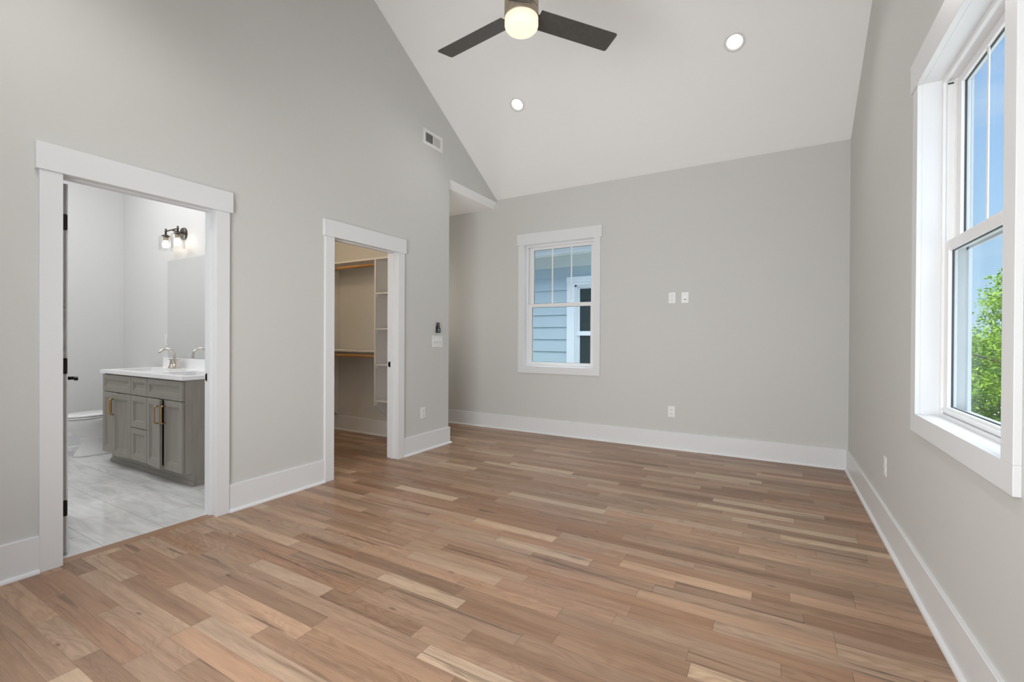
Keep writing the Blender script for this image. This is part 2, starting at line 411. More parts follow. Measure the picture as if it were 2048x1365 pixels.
# ---- bathroom, closet and alcove enclosures
BY1, BX0, BF, BH = 2.375, -6.62, -0.1, 3.4
m = MB(); m.box(BX0-0.1, XL-WT, BY1, BY1+0.11, 0, BH)
struct(m.build('wall_bathroom_back', M_BATHWALL), 'pale bathroom wall behind the vanity', 'wall')
m = MB(); m.box(BX0-0.1, BX0, BF, BY1, 0, BH)
struct(m.build('wall_bathroom_far', M_BATHWALL), 'pale bathroom wall beside the toilet', 'wall')
m = MB(); m.box(BX0-0.1, XL-WT, BF-0.1, BF, 0, BH)
struct(m.build('wall_bathroom_front', M_BATHWALL), 'pale bathroom wall facing the mirror', 'wall')
m = MB(); m.box(XL-WT-0.006, XL-WT, BF, B0-0.03, 0, BH); m.box(XL-WT-0.006, XL-WT, B1+0.03, BY1, 0, BH); m.box(XL-WT-0.006, XL-WT, B0-0.03, B1+0.03, DH+0.03, BH)
struct(m.build('wall_bathroom_side', M_BATHWALL), 'pale bathroom side of the doorway wall', 'wall')
m = MB(); m.box(BX0-0.1, XL-WT, BF-0.1, BY1+0.11, BH, BH+0.1)
struct(m.build('ceiling_bathroom', M_CEIL), 'flat white bathroom ceiling', 'ceiling')
CY1, CX0 = 4.105, -5.3
m = MB(); m.box(CX0-0.1, XL-WT, CY1, YE, 0, 2.972)
struct(m.build('wall_closet_back', M_CLOSETWALL), 'closet wall behind the shelves', 'wall')
m = MB(); m.box(CX0-0.1, CX0, BY1+0.11, CY1, 0, 2.75)
struct(m.build('wall_closet_far', M_CLOSETWALL), 'far end wall of the closet', 'wall')
m = MB(); m.box(CX0-0.1, XL-WT, BY1+0.11, CY1, 2.75, 2.85)
struct(m.build('ceiling_closet', M_CEIL), 'flat closet ceiling', 'ceiling')
m = MB(); m.prism([(XL-0.001, YE+0.0005, 3.054), (XL-0.058, YE+0.0005, 2.972), (-4.75, YE+0.0005, 2.972), (-4.75, YE+0.0005, 3.054)], (0, D-YE-0.001, 0))
struct(m.build('ceiling_alcove', M_CEIL), 'low white soffit over the alcove', 'ceiling')
m = MB(); m.box(-4.85, -4.75, YE-0.0, D, 0, 3.2)
struct(m.build('wall_alcove_end', M_WALL), 'end wall of the alcove', 'wall')

# ---- vaulted ceiling with holes for the downlights
CANS = [(-0.304, 4.223), (-2.380, 4.232)]
HR = 0.066
nrmS = Vector((0, -SL, -1)).normalized(); tanS = Vector((0, -1, SL)).normalized()
def slope_pt(x, y): return Vector((x, y, zceil(y)))
m = MB()
half = 0.12; cy_ = half*abs(tanS.y)
xs0, xs1 = XL-WT, W+0.17
yA = D+0.12
ylist = [RIDGE, 4.2275-cy_, 4.2275+cy_, yA]
def quad(xa, xb, ya, yb): m.face([slope_pt(xa, ya), slope_pt(xa, yb), slope_pt(xb, yb), slope_pt(xb, ya)])
quad(xs0, xs1, ylist[0], ylist[1]); quad(xs0, xs1, ylist[2], ylist[3])
xb = [xs0, CANS[1][0]-half, CANS[1][0]+half, CANS[0][0]-half, CANS[0][0]+half, xs1]
for i in (0, 2, 4): quad(xb[i], xb[i+1], ylist[1], ylist[2])
NS = 48
for (cxx, _) in CANS:
    c0 = slope_pt(cxx, 4.2275); inner = []; outer = []
    for k in range(NS):
        a = 2*math.pi*k/NS; ca, sa = math.cos(a), math.sin(a); q = half/max(abs(ca), abs(sa))
        inner.append(c0 + Vector((1, 0, 0))*ca*HR + tanS*sa*HR); outer.append(c0 + Vector((1, 0, 0))*ca*q + tanS*sa*q)
    for k in range(NS):
        j = (k+1) % NS; m.face([outer[k], inner[k], inner[j], outer[j]])
m.face([(xs0, RY-0.17, zceil(RY)-SL*0.17), (xs0, RIDGE, zceil(RIDGE)), (xs1, RIDGE, zceil(RIDGE)), (xs1, RY-0.17, zceil(RY)-SL*0.17)])
struct(m.build('ceiling', M_CEIL), 'white vaulted ceiling sloping up from the back wall', 'ceiling')
# roof deck over everything keeps the sun out
m = MB()
t = 0.22
m.prism([(-7.2, yA+0.35, zceil(yA)-0.2+t), (-7.2, RIDGE, zceil(RIDGE)+t), (-7.2, RY-0.7, zceil(RY)-0.15+t), (-7.2, RY-0.7, zceil(RY)-0.1+t+0.1), (-7.2, RIDGE, zceil(RIDGE)+t+0.15), (-7.2, yA+0.35, zceil(yA)-0.1+t)], (8.3, 0, 0))
m.box(-7.2, 1.1, RY-3.2, RY-0.6, 2.86, 2.98)   # added unseen slab that keeps direct sun out of the rear opening
struct(m.build('roof', M_SHINGLE), 'shingled roof over the room', 'roof')

# ---- floors
m = MB(); m.box(XL-0.002, W, RY, D, -0.06, 0); m.box(CX0, XL-0.002, 2.49, CY1, -0.06, 0); m.box(-4.75, XL-0.002, YE, D, -0.06, 0)
struct(m.build('floor', M_FLOOR), 'oak strip floor with boards running across the room', 'floor')
m = MB(); m.box(BX0, XL-0.077, BF, BY1, -0.06, -0.001)
struct(m.build('floor_bathroom', M_TILE), 'glossy white marble tile floor of the bathroom', 'floor')
m = MB(); m.box(XL-0.077, XL-0.002, B0-0.02, B1+0.02, -0.03, 0.001)
struct(m.build('trim_threshold', M_THRESH), 'oak threshold strip in the bathroom doorway', 'trim')

# ---- baseboards
def baseboard(name, p0, p1, nrm, label, h=0.188, t_=0.016, shoe=True, cap0=0.0, cap1=0.0):
    p0, p1, nv = Vector(p0), Vector(p1), Vector(nrm); d = (p1-p0).normalized(); up = Vector((0, 0, 1))
    m_ = MB(); e_ = p1-p0
    m_.prism([p0, p0+nv*t_, p0+nv*t_+up*(h-0.002), p0+nv*(t_-0.002)+up*h, p0+up*h], e_)
    if shoe:
        pr = [p0+nv*t_]; 
        for k in range(7):
            a = math.pi/2*k/6; pr.append(p0+nv*(t_+0.016*math.cos(a)) + up*(0.019*math.sin(a)))
        m_.prism(pr, e_ + d*cap1)
    return struct(m_.build(name, M_TRIM), label, 'baseboard')
CW = 0.089
baseboard('baseboard_left', (XL, RY, 0), (XL, B0-CW, 0), (1, 0, 0), 'white baseboard before the bathroom doorway')
baseboard('baseboard_left', (XL, B1+CW-0.002, 0), (XL, C0-CW, 0), (1, 0, 0), 'white baseboard between the two doorways')
baseboard('baseboard_left', (XL, C1+CW, 0), (XL, YE+0.016, 0), (1, 0, 0), 'white baseboard right of the closet doorway', cap1=0.016)
baseboard('baseboard_back', (-4.75, D, 0), (W, D, 0), (0, -1, 0), 'white baseboard along the back wall')
baseboard('baseboard_right', (W, RY, 0), (W, D-0.016, 0), (-1, 0, 0), 'white baseboard along the right wall')
baseboard('baseboard_closet', (CX0, CY1, 0), (XL-WT, CY1, 0), (0, -1, 0), 'baseboard along the closet back wall')
baseboard('baseboard_bathroom', (BX0, BF, 0), (BX0, BY1, 0), (1, 0, 0), 'white baseboard beside the toilet', h=0.14)
baseboard('baseboard_bathroom', (BX0+0.016, BY1, 0), (-5.6, BY1, 0), (0, -1, 0), 'white baseboard behind the toilet', h=0.14)

# ---- door casings
def doorway(name, a, b_, label, stop_x, strikes, hinges=False):
    r = root(name, (XL, (a+b_)/2, 0), label, 'door frame', None, 'structure')
    f = XL+0.022
    MB().box(XL, f, a-CW, a, 0, DH).build('casing', M_TRIM, r, 0.0015)
    MB().box(XL, f, b_, b_+CW-0.002, 0, DH).build('casing', M_TRIM, r, 0.0015)
    MB().box(XL, f+0.006, a-CW-0.014, b_+CW+0.018, DH, DH+0.14).build('header', M_TRIM, r, 0.0015)
    xe = XL-WT-0.004
    rv = 0.005
    MB().box(xe, XL+0.002, a-0.02, a-rv, 0, DH+rv).build('jamb', M_TRIM, r)
    MB().box(xe, XL+0.002, b_+rv, b_+0.02, 0, DH+rv).build('jamb', M_TRIM, r)
    MB().box(xe, XL+0.002, a-0.02, b_+0.02, DH+rv, DH+0.02).build('head_jamb', M_TRIM, r)
    sm = MB(); w_ = 0.038; q = 0.011
    sm.box(stop_x, stop_x+w_, a-rv, a-rv+q, 0, DH+rv-q); sm.box(stop_x, stop_x+w_, b_+rv-q, b_+rv, 0, DH+rv-q); sm.box(stop_x, stop_x+w_, a-rv, b_+rv, DH+rv-q, DH+rv)
    sm.build('door_stop', M_TRIM, r, 0.001)
    cs = MB(); xi = xe-0.016
    cs.box(xi, xe, a-CW, a-0.006, 0, DH+0.1); cs.box(xi, xe, b_+0.006, b_+CW, 0, DH+0.1); cs.box(xi, xe, a-CW, b_+CW, DH+0.006, DH+0.1)
    cs.build('inner_casing', M_TRIM, r)
    for (sx_, sz) in strikes:
        MB().box(sx_-0.014, sx_+0.014, b_+rv-0.0015, b_+rv+0.004, sz-0.028, sz+0.028).build('strike_plate', M_BLACK, r, 0.001)
        lip = MB().box(sx_-0.022, sx_-0.014, b_+rv-0.004, b_+rv+0.003, sz-0.022, sz+0.022); lip.build('strike_lip', M_BLACK, r)
    return r
doorway('trim_1', B0, B1, 'white cased doorway to the bathroom', XL-WT+0.034, [(XL-WT+0.016, 0.935)])
doorway('trim_2', C0, C1, 'white cased doorway to the closet', XL-WT+0.034, [(XL-WT+0.018, 0.945)])

# ---- bathroom door leaf, swung inward and seen edge on
HX, HY = -3.390, 0.967
ang = R_(15.2)
dd = Vector((-math.cos(ang), math.sin(ang), 0)); dn = Vector((math.sin(ang), math.cos(ang), 0))   # along the leaf, out of its +y face
L_ = 0.755
door = root('door_1', (HX, HY, 0.012), 'white bathroom door swung open, seen on its hinge edge', 'door', None, 'structure')
def leafpt(u, t_, z): return Vector((HX, HY, 0)) + dd*u - dn*t_ + Vector((0, 0, z))
def leafbox(mb, u0, u1, t0, t1, z0, z1):
    mb.prism([leafpt(u0, t0, z0), leafpt(u1, t0, z0), leafpt(u1, t1, z0), leafpt(u0, t1, z0)], (0, 0, z1-z0)); return mb
mb = MB(); leafbox(mb, 0, L_, 0.006, 0.029, 0.012, 2.052)
for (u0, u1, z0, z1) in ((0, 0.11, 0.012, 2.052), (L_-0.11, L_, 0.012, 2.052), (0.11, L_-0.11, 0.012, 0.24), (0.11, L_-0.11, 1.95, 2.052), (0.11, L_-0.11, 0.98, 1.10)):
    leafbox(mb, u0, u1, 0.0, 0.035, z0, z1)
mb.build('leaf', M_TRIM, door)
for hz in (1.841, 1.047, 0.260):
    hb = MB()
    pts = []
    for k in range(24):
        a = 2*math.pi*k/24; cx_, cz_ = math.cos(a), math.sin(a)
        t_ = 0.0215 + 0.0095*(1 if cx_ > 0 else -1) + 0.007*cx_; z_ = hz + (0.037 if cz_ > 0 else -0.037) + 0.007*cz_
        pts.append(leafpt(-0.001, t_ - 0.0035, z_))
    hb.prism(pts, dd*0.003)
    hb.build('hinge', M_BLACK, door)
lz = 0.934
lu = 0.685
ro = MB(); leafbox(ro, lu-0.032, lu+0.032, -0.008, 0.0, lz-0.032, lz+0.032); hs = ro.build('lever_rose', M_BLACK, door, 0.001)
nk = MB(); nk.cyl(leafpt(lu, -0.006, lz), leafpt(lu, -0.040, lz), 0.011, 16); nk.build('lever_neck', M_BLACK, door)
lv = MB(); leafbox(lv, lu-0.105, lu+0.012, -0.056, -0.036, lz-0.010, lz+0.010); lv.build('lever', M_BLACK, door, 0.002)

# ---- windows
def window(name, mtx, w, label):
    """local frame: u along the wall (0..w), d outward from the casing face, z up"""
    r = root(name, mtx @ Vector((w/2, 0, CZB)), label, 'window', None, 'structure')
    def B(mb, u0, u1, d0, d1, z0, z1): mb.box(u0, u1, d0, d1, z0, z1); return mb
    def fin(mb, nm, mt, par=r, bv=0.0):
        mb.xf(mtx)
        if mtx.to_3x3().determinant() < 0: mb.f = [list(reversed(q)) for q in mb.f]
        return mb.build(nm, mt, par, bv)
    z0, z1 = CZB, CZT
    cw = 0.082
    mm = MB(); B(mm, -cw, 0, 0, 0.019, z0, z1); fin(mm, 'casing', M_TRIM, bv=0.0015)
    mm = MB(); B(mm, w, w+cw, 0, 0.019, z0, z1); fin(mm, 'casing', M_TRIM, bv=0.0015)
    mm = MB(); B(mm, -cw-0.02, w+cw+0.02, -0.006, 0.019, z1, z1+0.141); fin(mm, 'header', M_TRIM, bv=0.0015)
    mm = MB(); B(mm, -cw, w+cw, 0, 0.019, z0-0.089, z0); fin(mm, 'apron', M_TRIM, bv=0.0015)
    rv = 0.006; je = 0.088
    jm = MB(); B(jm, -0.018, rv*0, 0.019, je, z0-0.0, z1); B(jm, w, w+0.018, 0.019, je, z0, z1); B(jm, -0.018, w+0.018, 0.019, je, z1, z1+0.018); B(jm, -0.018, w+0.018, 0.019, je, z0-0.018, z0)
    fin(jm, 'jamb_extension', M_TRIM)
    fw = 0.018; fe = 0.183
    fm = MB()
    for (a, b_) in ((0, fw), (w-fw, w)):
        B(fm, a, b_, je, 0.100, z0, z1)
        q = (0, 0.010) if a == 0 else (w-0.010, w)
        B(fm, q[0], q[1], 0.100, 0.132, z0, z1)
        B(fm, a, b_, 0.132, 0.142, z0, z1)
        B(fm, q[0], q[1], 0.142, 0.172, z0, z1); B(fm, a, b_, 0.172, fe, z0, z1)
    B(fm, fw, w-fw, je, 0.104, z1-0.020, z1); B(fm, fw, w-fw, 0.104, 0.140, z1-0.012, z1); B(fm, fw, w-fw, 0.140, fe, z1-0.02, z1)
    B(fm, fw, w-fw, je, 0.104, z0, z0+0.014); B(fm, fw, w-fw, 0.104, 0.150, z0, z0+0.02); B(fm, fw, w-fw, 0.150, fe, z0, z0+0.034)
    fin(fm, 'frame', M_VINYL)
    zm = 1.646
    def sash(nm, d0, d1, zb, zt, rail_b, rail_t, st, gd, u0, u1, mts):
        so = MB()
        B(so, u0, u0+st, d0, d1, zb, zt); B(so, u1-st, u1, d0, d1, zb, zt)
        B(so, u0+st, u1-st, d0, d1, zb, zb+rail_b); B(so, u0+st, u1-st, d0, d1, zt-rail_t, zt)
        s_ob = fin(so, nm, M_VINYL, bv=0.0025)
        gk = MB(); k = 0.003
        for (a, b_, c_, e_) in ((u0+st, u0+st+k, zb+rail_b, zt-rail_t), (u1-st-k, u1-st, zb+rail_b, zt-rail_t), (u0+st, u1-st, zb+rail_b, zb+rail_b+k), (u0+st, u1-st, zt-rail_t-k, zt-rail_t)):
            B(gk, a, b_, gd-0.0036, gd+0.0036, c_, e_)
        fin(gk, 'gasket', M_GROMMET, s_ob)
        pn = MB(); B(pn, u0+st+0.001, u1-st-0.001, gd-0.003, gd+0.003, zb+rail_b+0.001, zt-rail_t-0.001); fin(pn, 'pane', M_PANE, s_ob)
        gw = u1-u0-2*st
        for q in mts:
            uu = u0+st+gw*q; mu = MB(); B(mu, uu-0.009, uu+0.009, gd-0.008, gd-0.0032, zb+rail_b, zt-rail_t); fin(mu, 'muntin', M_VINYL, s_ob, bv=0.002)
        return s_ob
    sash('upper_sash', 0.134, 0.166, zm-0.012, z1-0.022, 0.038, 0.034, 0.058, 0.150, 0.022, w-0.022, (1/3, 2/3))
    lo = sash('lower_sash', 0.098, 0.130, z0+0.016, zm+0.022, 0.034, 0.046, 0.060, 0.115, 0.012, w-0.012, ())
    lk = MB(); B(lk, 0.012, w-0.012, 0.090, 0.098, z0+0.030, z0+0.038); fin(lk, 'lift_rail', M_VINYL, lo)
    sl = MB()
    for a in (0.0105, w-0.0135): B(sl, a, a+0.003, 0.106, 0.126, z1-0.030, z1-0.024)
    fin(sl, 'balance_clip', M_GROMMET)
    ex = MB(); cwx = 0.10
    xa_, xb_ = 0.189, 0.198
    B(ex, -cwx, 0, xa_, xb_, z0-0.05, z1); B(ex, w, w+cwx, xa_, xb_, z0-0.05, z1); B(ex, -cwx-0.02, w+cwx+0.02, xa_, xb_+0.006, z1, z1+0.14); B(ex, -cwx, w+cwx, xa_, xb_+0.02, z0-0.05, z0)
    fin(ex, 'exterior_trim', M_EXTTRIM)
    sc = MB()
    B(sc, fw, fw+0.03, 0.1725, 0.182, z0+0.034, zm); B(sc, w-fw-0.03, w-fw, 0.1725, 0.182, z0+0.034, zm); B(sc, fw, w-fw, 0.1725, 0.182, zm-0.02, zm+0.012)
    fin(sc, 'screen_frame', M_EXTTRIM)
    return r
f_b = D-0.019
window('window_1', Matrix(((1, 0, 0, WB0), (0, 1, 0, f_b), (0, 0, 1, 0), (0, 0, 0, 1))), WB1-WB0, 'white double-hung window in the back wall facing the grey house')
f_r = W-0.019
window('window_2', Matrix(((0, 1, 0, f_r), (1, 0, 0, WR0), (0, 0, 1, 0), (0, 0, 0, 1))), WR1-WR0, 'tall white double-hung window in the right wall facing the tree')

# ------------------------------------------------------------------ small wall fittings
def plate_frame(axis, at, u, z):
    """matrix from (u right, d out of the wall, z up) to world for a plate"""
    if axis == 'L': return Matrix(((0, 1, 0, at), (1, 0, 0, u), (0, 0, 1, z), (0, 0, 0, 1)))      # left wall, out = +x
    if axis == 'B': return Matrix(((1, 0, 0, u), (0, -1, 0, at), (0, 0, 1, z), (0, 0, 0, 1)))      # back wall, out = -y
    if axis == 'R': return Matrix(((0, -1, 0, at), (1, 0, 0, u), (0, 0, 1, z), (0, 0, 0, 1)))      # right wall, out = -x
def wall_box(mtx, nm, mt, par, boxes, bv=0.0):
    mm = MB()
    for q in boxes: mm.box(*q)
    mm.xf(mtx)
    if mtx.to_3x3().determinant() < 0: mm.f = [list(reversed(q)) for q in mm.f]
    return mm.build(nm, mt, par, bv)
def outlet(axis, at, u, z, label, kind='duplex'):
    mtx = plate_frame(axis, at, u, z)
    r = root('power_outlet' if kind == 'duplex' else 'cable_outlet', mtx @ Vector((0, 0, 0)), label, 'outlet' if kind == 'duplex' else 'cable plate')
    wall_box(mtx, 'cover_plate', M_PLATE, r, [(-0.037, 0.037, 0, 0.005, -0.06, 0.06)], 0.002)
    if kind == 'duplex':
        for dz in (0.022, -0.022):
            q = wall_box(mtx, 'receptacle', M_PLATE, r, [(-0.017, 0.017, 0.005, 0.0075, dz-0.0155, dz+0.0155)], 0.002)
            wall_box(mtx, 'slot', M_DARKSLOT, q, [(-0.0075, -0.005, 0.0074, 0.0079, dz-0.002, dz+0.007), (0.005, 0.0075, 0.0074, 0.0079, dz-0.002, dz+0.007), (-0.0025, 0.0025, 0.0074, 0.0079, dz-0.010, dz-0.0055)])
    else:
        wall_box(mtx, 'insert', M_PLATE, r, [(-0.017, 0.017, 0.005, 0.0075, -0.034, 0.034)], 0.002)
        mm = MB().cyl((0, 0.0075, 0.0), (0, 0.013, 0.0), 0.005, 14).xf(mtx); mm.build('coax_jack', M_NICKEL, r)
        wall_box(mtx, 'data_jack', M_DARKSLOT, r, [(-0.006, 0.006, 0.0074, 0.0079, -0.024, -0.013)])
    return r
outlet('L', XL, 3.775, 0.409, 'white outlet on the wall right of the closet doorway')
outlet('B', D, -0.982, 1.672, 'white outlet high on the back wall, beside the cable plate')
outlet('B', D, -0.847, 1.669, 'white cable plate on the back wall, right of the high outlet', 'cable')
outlet('B', D, -0.980, 0.413, 'white outlet low on the back wall above the baseboard')
outlet('R', W, 3.62, 0.430, 'white outlet on the right wall beyond the window')
mtx = plate_frame('B', BY1, -5.585, 1.176)
r = root('rocker_switch', mtx @ Vector((0, 0, 0)), 'white switch plate beside the bathroom mirror', 'light switch')
wall_box(mtx, 'cover_plate', M_PLATE, r, [(-0.03, 0.03, 0, 0.005, -0.06, 0.06)], 0.002); wall_box(mtx, 'rocker', M_PLATE, r, [(-0.016, 0.016, 0.005, 0.009, -0.033, 0.033)], 0.002)
# triple toggle switch
mtx = plate_frame('L', XL, 4.012, 1.177)
r = root('light_switch', mtx @ Vector((0, 0, 0)), 'white triple toggle switch under the fan remote', 'light switch')
wall_box(mtx, 'cover_plate', M_PLATE, r, [(-0.088, 0.088, 0, 0.005, -0.064, 0.064)], 0.002)
for du in (-0.046, 0, 0.046):
    q = wall_box(mtx, 'toggle', M_PLATE, r, [(du-0.005, du+0.005, 0.005, 0.016, 0.0, 0.012)], 0.001)
    wall_box(mtx, 'toggle_slot', M_RBUTTON, q, [(du-0.0058, du+0.0058, 0.005, 0.0054, -0.013, 0.013)])
# fan remote in its wall cradle
mtx = plate_frame('L', XL, 4.010, 1.330)
cr = root('remote_cradle', mtx @ Vector((0, 0, 0)), 'black wall cradle that holds the fan remote', 'remote holder')
wall_box(mtx, 'back_plate', M_REMOTE, cr, [(-0.025, 0.025, 0, 0.004, -0.056, 0.02)], 0.001)
wall_box(mtx, 'pocket', M_REMOTE, cr, [(-0.025, -0.021, 0.004, 0.026, -0.056, -0.004), (0.021, 0.025, 0.004, 0.026, -0.056, -0.004), (-0.021, 0.021, 0.004, 0.026, -0.056, -0.052)], 0.001)
rm = root('fan_remote', mtx @ Vector((0, 0.013, -0.05)), 'slim black fan remote in the cradle above the toggle switch', 'remote control')
wall_box(mtx, 'body', M_REMOTE, rm, [(-0.0195, 0.0195, 0.006, 0.022, -0.051, 0.056)], 0.003)
for (a, z_) in ((-0.009, 0.043), (0.009, 0.043), (-0.009, 0.028), (0.009, 0.028), (0, 0.006)):
    wall_box(mtx, 'button', M_RBUTTON, rm, [(a-0.005, a+0.005, 0.022, 0.0235, z_-0.005, z_+0.005)], 0.001)
wall_box(mtx, 'button_panel', M_RBUTTON, rm, [(-0.013, 0.013, 0.022, 0.0228, -0.046, -0.012)])
# air register high on the left wall
vm = plate_frame('L', XL, 3.922, 3.384)
vr = root('air_vent', vm @ Vector((0, 0, 0)), 'white air register high on the gable wall', 'vent')
wall_box(vm, 'frame', M_PLATE, vr, [(-0.165, -0.125, 0, 0.007, -0.085, 0.085), (0.125, 0.165, 0, 0.007, -0.085, 0.085), (-0.125, 0.125, 0, 0.007, 0.048, 0.085), (-0.125, 0.125, 0, 0.007, -0.085, -0.048), (-0.006, 0.006, 0, 0.007, -0.048, 0.048)], 0.002)
wall_box(vm, 'duct', M_VENTDARK, vr, [(-0.125, 0.0, 0.0003, 0.0012, -0.048, 0.048)])
wall_box(vm, 'damper', M_PLATE, vr, [(0.0, 0.125, 0.0003, 0.0012, -0.048, 0.048)])
lb = MB()
for k in range(7):
    z_ = -0.046+k*0.0138; lb.prism([(-0.125, 0.0015, z_), (-0.125, 0.0065, z_+0.004), (-0.125, 0.0065, z_+0.0075), (-0.125, 0.0015, z_+0.0035)], (0.119, 0, 0))
lb.xf(vm); lb.build('louver_bank', M_LOUVER, vr)
lb = MB()
for k in range(10):
    u = 0.008+k*0.0122; lb.prism([(u+0.008, 0.0015, -0.048), (u, 0.0066, -0.048), (u+0.004, 0.0066, -0.048), (u+0.012, 0.0015, -0.048)], (0, 0, 0.096))
lb.xf(vm); lb.build('louver_bank', M_PLATE, vr)

# ------------------------------------------------------------------ downlights
def downlight(x, y, label):
    c0 = slope_pt(x, 4.2275)
    r = root('recessed_light', c0, label, 'ceiling light', 'recessed lights in the sloped ceiling')
    up = -nrmS
    # trim ring
    tr = MB(); tr.lathe([(HR-0.003, 0.002), (HR-0.003, -0.003), (HR+0.006, -0.005), (HR+0.017, -0.003), (HR+0.018, 0.0)], c0, up, 40, False, False)
    tr.build('trim_ring', M_PLATE, r)
    bf = MB(); bf.lathe([(HR-0.003, 0.0), (HR-0.008, 0.03), (HR-0.012, 0.062)], c0, up, 40, False, False); bf.build('baffle', M_PLATE, r)
    ln = MB(); ln.lathe([(0.0001, 0.040), (0.03, 0.041), (HR-0.011, 0.052), (HR-0.011, 0.064), (0.0001, 0.066)], c0, up, 40, True, True); ln.build('lens', M_LENS, r)
    return c0
cl = downlight(*CANS[0], 'recessed downlight nearer the right wall')
cl2 = downlight(*CANS[1], 'recessed downlight nearer the fan and left wall')
for c_ in (cl, cl2):
    lamp('downlight_lamp', 'SPOT', tuple(c_ + nrmS*0.004), 14, (1, 0.98, 0.96), 0.0, nrmS.to_track_quat('-Z', 'Y').to_euler(), spot_size=R_(140), spot_blend=1.0)
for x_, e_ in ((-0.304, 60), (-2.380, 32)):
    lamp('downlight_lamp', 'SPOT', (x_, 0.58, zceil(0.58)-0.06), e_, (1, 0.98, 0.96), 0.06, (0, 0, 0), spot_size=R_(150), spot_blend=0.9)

# ------------------------------------------------------------------ ceiling fan
FX, FY, FZ = -1.358, 2.461, 3.200
fan = root('ceiling_fan', (FX, FY, 3.04), 'three-blade dark ceiling fan with a lit frosted drum light', 'ceiling fan')
zt = zceil(FY)
mb = MB(); mb.cyl((FX, FY, 3.42), (FX, FY, zt+0.0), 0.014, 16); mb.build('downrod', M_FANMETAL, fan)
mb = MB(); mb.lathe([(0.02, -0.10), (0.06, -0.09), (0.072, 0.035)], (FX, FY, zt), (0, 0, 1), 32); mb.build('canopy', M_FANMETAL, fan)
mb = MB(); mb.lathe([(0.085, 3.229), (0.1035, 3.231), (0.1045, 3.237), (0.1045, 3.36), (0.098, 3.385), (0.04, 3.425), (0.02, 3.43)], (FX, FY, 0), (0, 0, 1), 48); mb.build('motor_housing', M_FANMETAL, fan)
mb = MB(); mb.lathe([(0.094, 3.222), (0.098, 3.224), (0.098, 3.2295), (0.094, 3.231)], (FX, FY, 0), (0, 0, 1), 48); mb.build('seam_ring', M_BLACK, fan)
mb = MB(); mb.lathe([(0.098, 3.1735), (0.1035, 3.1745), (0.1045, 3.178), (0.1045, 3.219), (0.102, 3.2235), (0.05, 3.224)], (FX, FY, 0), (0, 0, 1), 48); lk = mb.build('light_kit', M_FANMETAL, fan)
prof = [(0.001, 3.101), (0.05, 3.1015), (0.078, 3.104), (0.091, 3.109), (0.0995, 3.119), (0.103, 3.131), (0.103, 3.1735)]
mb = MB(); mb.lathe(prof, (FX, FY, 0), (0, 0, 1), 48); mb.build('globe', M_GLOBE, lk)
for k in range(3):
    a = R_(53.2 + 120*k); u = Vector((math.cos(a), math.sin(a), 0)); tt = Vector((-math.sin(a), math.cos(a), 0)); pt = R_(-11.4)
    wv = tt*math.cos(pt) + Vector((0, 0, 1))*math.sin(pt); nv = u.cross(wv)
    cen = Vector((FX, FY, FZ)); hw = 0.0735; r0, r1 = 0.108, 0.662
    out = [(r0, -hw*0.93)]
    def corner(cx_, cy_, a0):
        for q in range(6):
            an = a0 + math.pi/2*q/5; out.append((cx_+0.015*math.cos(an), cy_+0.015*math.sin(an)))
    corner(r1-0.015, -hw+0.015, -math.pi/2); corner(r1-0.015, hw-0.015, 0)
    out.append((r0, hw*0.93))
    mb = MB(); mb.prism([cen + u*p + wv*q - nv*0.003 for p, q in out], nv*0.006)
    bl = mb.build('blade', M_FANWOOD, fan, 0.0015)
    mb = MB(); mb.prism([cen + u*p + wv*q + nv*0.0035 for p, q in ((0.10, -0.03), (0.19, -0.028), (0.20, 0.0), (0.19, 0.028), (0.10, 0.03))], nv*0.005); mb.build('blade_arm', M_FANMETAL, bl)

# ------------------------------------------------------------------ bathroom vanity
VX0, VX1 = -5.600, -4.078
VY, VF = 1.865, 1.845         # face frame front, door front
van = root('vanity_cabinet', ((VX0+VX1)/2, 2.1, 0), 'grey stained bathroom vanity with gold pulls and two sinks', 'vanity')
mb = MB(); ty = 1.925
mb.box(VX1-0.018, VX1, VY+0.02, BY1-0.004, 0.105, 0.862); mb.box(VX1-0.018, VX1, ty, BY1-0.004, 0.0, 0.105)
mb.box(VX0, VX0+0.018, VY+0.02, BY1-0.004, 0.105, 0.862); mb.box(VX0, VX0+0.018, ty, BY1-0.004, 0.0, 0.105)
mb.box(VX0+0.018, VX1-0.018, VY+0.02, BY1-0.004, 0.105, 0.123); mb.box(VX0+0.018, VX1-0.018, BY1-0.01, BY1-0.004, 0.123, 0.862)
mb.box(VX0+0.018, VX1-0.018, ty, ty+0.016, 0.0, 0.105)
mb.build('carcass', M_CAB, van)
mb = MB()
xsplit = [VX0, -4.994, -4.687, VX1]
for xa, xb_ in ((VX0, VX0+0.03), (-5.009, -4.979), (-4.702, -4.672), (VX1-0.03, VX1)): mb.box(xa, xb_, VY, VY+0.02, 0.105, 0.862)
for za, zb in ((0.105, 0.13), (0.678, 0.706), (0.84, 0.862)): mb.box(VX0+0.03, VX1-0.03, VY+0.0005, VY+0.02, za, zb)
mb.box(-4.979, -4.702, VY+0.0005, VY+0.02, 0.39, 0.415)
mb.build('face_frame', M_CAB, van)
mb = MB(); mo = 0.014
mb.prism([(VX0-mo, ty, 0), (VX0-mo, ty-mo, 0), (VX0-mo, ty-mo, 0.020), (VX0-mo, ty-mo+0.006, 0.026), (VX0-mo, ty-mo+0.009, 0.034), (VX0-mo, ty, 0.038)], (VX1-VX0+2*mo, 0, 0))
mb.prism([(VX1, ty, 0), (VX1+mo, ty, 0), (VX1+mo, ty, 0.020), (VX1+mo-0.006, ty, 0.026), (VX1+mo-0.009, ty, 0.034), (VX1, ty, 0.038)], (0, BY1-0.02-ty, 0))
